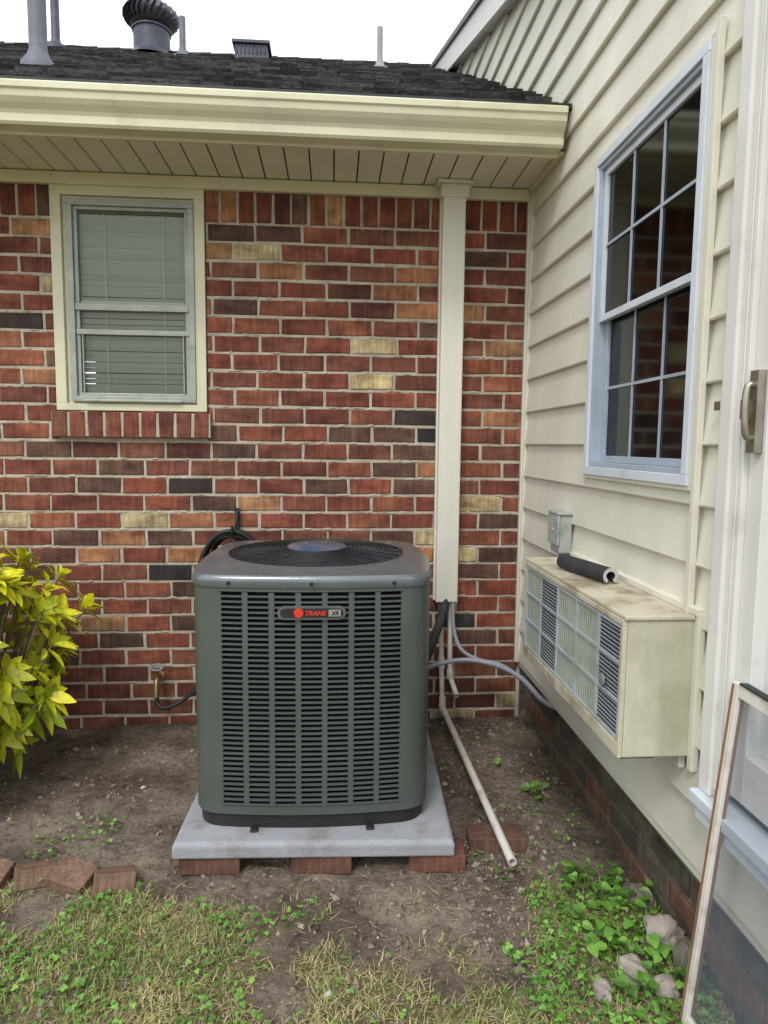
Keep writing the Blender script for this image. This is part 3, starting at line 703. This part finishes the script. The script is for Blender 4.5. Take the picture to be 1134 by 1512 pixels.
def damp_shade(x,y):  # damp soil tone mixed with contact shade painted at walls and under shrub
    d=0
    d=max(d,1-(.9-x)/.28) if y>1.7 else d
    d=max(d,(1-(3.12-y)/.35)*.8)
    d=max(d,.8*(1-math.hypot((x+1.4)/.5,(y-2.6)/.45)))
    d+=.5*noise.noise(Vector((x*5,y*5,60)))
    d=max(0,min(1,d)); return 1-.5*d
V=[];Cc=[];Dm=[]
for y in ys:
    for x in xs: V.append((x,y,gh(x,y))); Cc.append(lawn(x,y) if y<4 else 1); Dm.append(damp_shade(x,y) if abs(x)<3 and 0<y<4 else 1)
nx_=len(xs); F=[(j*nx_+i,j*nx_+i+1,(j+1)*nx_+i+1,(j+1)*nx_+i) for j in range(len(ys)-1) for i in range(nx_-1)]
me=bpy.data.meshes.new('ground'); me.from_pydata(V,[],F); at=me.color_attributes.new('Col','FLOAT_COLOR','POINT')
at.data.foreach_set('color',np.array([(c*.8,c*.8,c*.8,1) for c in Cc],dtype=np.float32).ravel())
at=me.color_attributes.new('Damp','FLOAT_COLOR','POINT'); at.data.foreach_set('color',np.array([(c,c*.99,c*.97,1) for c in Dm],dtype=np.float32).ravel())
me.polygons.foreach_set('use_smooth',[True]*len(F)); me.materials.append(M['ground'])
g=bpy.data.objects.new('ground',me); COL.objects.link(g)

b=MB()
for i in range(10000):
    x,y=U(-1.9,.9),U(1.35,3.08)
    if i%3==0: x=U(.35,.9)
    if noise.noise(Vector((x*3,y*3,40)))<U(-.5,.15): continue
    r=rnd(); s=U(.002,.005) if r<.88 else U(.006,.014); z=gh(x,y)
    dd=damp_shade(x,y); k=U(.14,.36)*dd; c=(k,k*.79,k*.63)
    if rnd()<.06: c=(k*1.5,k*1.4,k*1.25)
    R3=Matrix.Rotation(U(0,6),3,'Z')@Matrix.Rotation(U(0,3),3,'X')
    vs=[Vector((x,y,z+s*.2))+R3@(Vector(v)*s*U(.7,1.3)) for v in ((1,0,0),(-1,0,0),(0,1,0),(0,-1,0),(0,0,.7),(0,0,-.7))]
    b.add(vs,[(0,2,4),(2,1,4),(1,3,4),(3,0,4),(2,0,5),(1,2,5),(3,1,5),(0,3,5)],c)
for i in range(1500):
    x,y=U(-1.5,.9),U(1.4,3.0) if i%2 else U(1.4,2.0); z=gh(x,y)+.003; a=U(0,6.28); L=U(.010,.045); k=U(.2,.5)
    d_=Vector((math.cos(a),math.sin(a),U(-.1,.2)))*L; sd=Vector((-math.sin(a),math.cos(a),0))*U(.0008,.0016); p=Vector((x,y,z))
    b.add([p-sd,p+sd,p+d_+sd*.5,p+d_-sd*.5],[(0,1,2,3)],(k,k*.8,k*.52))
for i in range(130):
    x,y=U(-1.6,.9),U(1.45,3.05); z=gh(x,y)+.006; a=U(0,6.28); k=U(.12,.3)
    leaf(b,Vector((x,y,z)),Vector((math.cos(a),math.sin(a),U(-.1,.3))),Vector((U(-.4,.4),U(-.4,.4),1)).normalized(),U(.012,.03),U(.006,.014),(k,k*.65,k*.35),.1,.5)
b.obj('dirt_clods','clod',None,vcol=True)

# grass
b=MB()
GC=[(.15,.22,.05),(.18,.26,.055),(.22,.29,.075),(.12,.18,.04),(.28,.31,.10)]; SC=[(.46,.39,.21),(.50,.43,.25),(.36,.29,.15),(.39,.36,.16)]
def blade(x,y,straw):
    z=gh(x,y)-.002; a=U(0,6.28); c=random.choice(SC) if rnd()<straw else random.choice(GC)
    L=U(.015,.042); w_=U(.0008,.0018); ln_=U(.4,1.8) if c in GC else U(1.2,4)
    dx,dy=math.cos(a),math.sin(a); h=L/math.sqrt(1+ln_*ln_); o=h*ln_
    s=Vector((-dy,dx,0))*w_; p=Vector((x,y,z)); m_=p+Vector((dx*o*.35,dy*o*.35,h*.65)); t=p+Vector((dx*o,dy*o,h))
    b.add([p-s,p+s,m_+s*.8,m_-s*.8,t],[(0,1,2,3),(3,2,4)],c)
n=0
while n<33000:
    x,y=U(-1.6,.95),U(1.15,2.1)
    v=lawn(x,y)
    pat=noise.noise(Vector((x*3.5,y*3.5,7)))
    st_=.55+.6*noise.noise(Vector((x*4,y*4,11)))+(.2 if -.5<x<.4 else 0)
    if rnd()<v*(.5+1.2*pat+.2): blade(x,y,st_); n+=1
    elif rnd()<.012 and v<=.2:
        n+=1
        if noise.noise(Vector((x*5,y*5,17)))>.15: blade(x,y,.5)
for i in range(22000):
    x,y=U(-4,.8),U(-2,1.15); blade(x,y,.35)
b.obj('grass','grass',None,vcol=True)

b=MB(); CL=[(.09,.21,.032),(.12,.27,.045),(.16,.33,.06),(.07,.16,.028)]
def clover(x,y,s,hmax=.03):
    z=gh(x,y)+U(.005,hmax); c=random.choice(CL); a0=U(0,6.28); nrm=Vector((U(-.45,.45),U(-.6,.3),1)).normalized()
    for k in range(3):
        a=a0+k*2.094; d_=Vector((math.cos(a),math.sin(a),0)); d_=(d_-nrm*d_.dot(nrm)).normalized()
        leaf(b,Vector((x,y,z)),d_,nrm,s,s*1.0,c,.1,.12)
n=0
while n<3600:
    x,y=U(-1.4,.9),U(1.15,2.0); v=lawn(x,y)
    dens=(.9 if x>.42+.12*noise.noise(Vector((0,y*4,0))) else .07+1.1*max(0,noise.noise(Vector((x*3,y*3,31)))-.05) + (.22 if x<-.45 else 0))
    if y>1.85 and x>.4: dens*=.6
    if rnd()<v*dens: clover(x,y,U(.0045,.010)); n+=1
for i in range(30): clover(.50+U(-.06,.06),1.52+U(-.03,.1),U(.007,.012))
for i in range(80): clover(-.85+U(-.13,.13),2.2+U(-.12,.12),U(.004,.009),.02)
for i in range(110): x=U(.45,.88); clover(x,U(1.85,2.3),U(.004,.008),.012)
for cx_,cy_,nn,sp in ((.79,1.80,24,.07),(.84,1.72,30,.08),(.72,1.84,14,.06),(.78,2.36,10,.05),(.66,2.62,4,.03),(.80,1.52,22,.06),(.70,1.62,20,.08),(.86,1.45,16,.05),(.74,1.42,14,.05)):
    for i in range(nn):
        x,y=cx_+U(-sp,sp),cy_+U(-sp,sp); z=gh(x,y)+U(.015,.07); a=U(0,6.28); L=U(.014,.036)
        if x>.9: continue
        nrm=Vector((U(-.5,.2),U(-.6,.1),1)).normalized(); d_=Vector((math.cos(a),math.sin(a),-.1))
        leaf(b,Vector((x,y,z)),d_,nrm,L,L*.95,random.choice(CL),.2,.2,heart=True)
        sweep(b,[(x+U(-.01,.01),y,gh(x,y)),(x,y,z)],.0012,4,col=(.1,.2,.03))
b.obj('weeds','leaf',None,vcol=True)

# shrub
sh=empty('yellow_shrub',(0,0,0)); b=MB(); st=MB(); C0=Vector((-1.40,2.55,.52))
for i in range(190):
    th=U(0,2*math.pi); u=U(-.95,1); rr=math.sqrt(1-u*u); R_=U(.62,1.0)
    lump=1+.16*noise.noise(Vector((math.cos(th)*2,math.sin(th)*2,u*2)))
    dirv=Vector((rr*math.cos(th),rr*math.sin(th),u)); tip=C0+Vector((dirv.x*.46,dirv.y*.45,dirv.z*.46))*R_*lump
    if tip.z<.06: continue
    dr=(dirv+Vector((0,0,.55))).normalized()
    sweep(st,smoothpath([(C0.x+dirv.x*.08,C0.y+dirv.y*.08,.0),(C0.x+dirv.x*.2,C0.y+dirv.y*.2,.2+.2*max(0,u)),tip],3),.004,5)
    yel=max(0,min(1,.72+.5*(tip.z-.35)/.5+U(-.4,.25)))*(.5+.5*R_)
    o=dr.orthogonal().normalized(); o2=dr.cross(o)
    for k in range(random.randint(8,11)):
        a=k*2.4+U(-.2,.2); el=U(.1,1.0); d_=(o*math.cos(a)+o2*math.sin(a))*math.cos(el)+dr*math.sin(el)
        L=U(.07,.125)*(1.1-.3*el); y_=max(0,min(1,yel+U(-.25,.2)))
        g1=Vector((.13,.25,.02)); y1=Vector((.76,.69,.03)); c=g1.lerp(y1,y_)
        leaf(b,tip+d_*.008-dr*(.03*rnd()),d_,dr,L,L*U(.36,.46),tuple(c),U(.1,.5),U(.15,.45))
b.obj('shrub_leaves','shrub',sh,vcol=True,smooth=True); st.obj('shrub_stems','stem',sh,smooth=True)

def rock(x,y,z,s,seed,m='rock'):
    import bmesh
    bm=bmesh.new(); bmesh.ops.create_icosphere(bm,subdivisions=3,radius=1)
    for v in bm.verts:
        nn=v.co.normalized(); v.co=nn*(1+.35*noise.noise(nn*1.6+Vector((seed,0,0)))+.08*noise.noise(nn*6+Vector((seed,3,0))))
        v.co.x*=s[0]; v.co.y*=s[1]; v.co.z*=s[2]
    me=bpy.data.meshes.new('rock'); bm.to_mesh(me); bm.free(); me.materials.append(M[m]); o=bpy.data.objects.new('rock',me); COL.objects.link(o); o.location=(x,y,z); o.rotation_euler=(0,0,seed)
rock(.865,1.60,.035,(.042,.045,.045),1.3); rock(.745,1.50,.012,(.045,.03,.03),2.1); rock(.645,1.455,.005,(.03,.022,.02),4.7); rock(.88,1.50,.03,(.03,.05,.05),6.2,'mortar_dark'); rock(.80,1.45,.01,(.03,.03,.025),8.8); rock(.87,1.76,.02,(.03,.05,.03),9.9,'mortar_dark')

# ------------------------------------------------------------ world, sun, camera
W=bpy.data.worlds.new("World"); scene.world=W; W.use_nodes=True; nt=W.node_tree; bg=nt.nodes['Background']
sky=nt.nodes.new('ShaderNodeTexSky'); sky.sky_type='NISHITA'; sky.sun_disc=False; sky.sun_elevation=math.radians(52); sky.sun_rotation=math.radians(205); sky.dust_density=4; sky.air_density=1
hs=nt.nodes.new('ShaderNodeHueSaturation'); hs.inputs['Saturation'].default_value=.12
mx=nt.nodes.new('ShaderNodeMix'); mx.data_type='RGBA'; mx.inputs[0].default_value=.72; mx.inputs[7].default_value=(12.4,12.9,13.3,1)
nt.links.new(sky.outputs[0],hs.inputs['Color']); nt.links.new(hs.outputs[0],mx.inputs[6]); nt.links.new(mx.outputs[2],bg.inputs['Color']); bg.inputs['Strength'].default_value=.145
sl=bpy.data.lights.new('sun','SUN'); sl.energy=1.45; sl.angle=math.radians(14); sl.color=(1,.98,.94); so=bpy.data.objects.new('sun',sl); COL.objects.link(so)
el=math.radians(52); az=math.radians(205)
sd=Vector((math.sin(az)*math.cos(el),math.cos(az)*math.cos(el),math.sin(el))); so.rotation_euler=sd.to_track_quat('Z','Y').to_euler()
cam=bpy.data.cameras.new('camera'); cam.sensor_fit='VERTICAL'; cam.sensor_height=24; cam.lens=24*1000/1512; cam.clip_start=.02; cam.clip_end=500
co=bpy.data.objects.new('camera',cam); COL.objects.link(co)
R=Matrix.Rotation(math.radians(-4.3),3,'Z')@Matrix.Rotation(math.pi/2-math.radians(5.7),3,'X')@Matrix.Rotation(math.radians(.6),3,'Z')
co.matrix_world=Matrix.Translation((0,0,1.30))@R.to_4x4(); scene.camera=co
scene.view_settings.view_transform='Standard'; scene.view_settings.look='None'; scene.view_settings.exposure=0
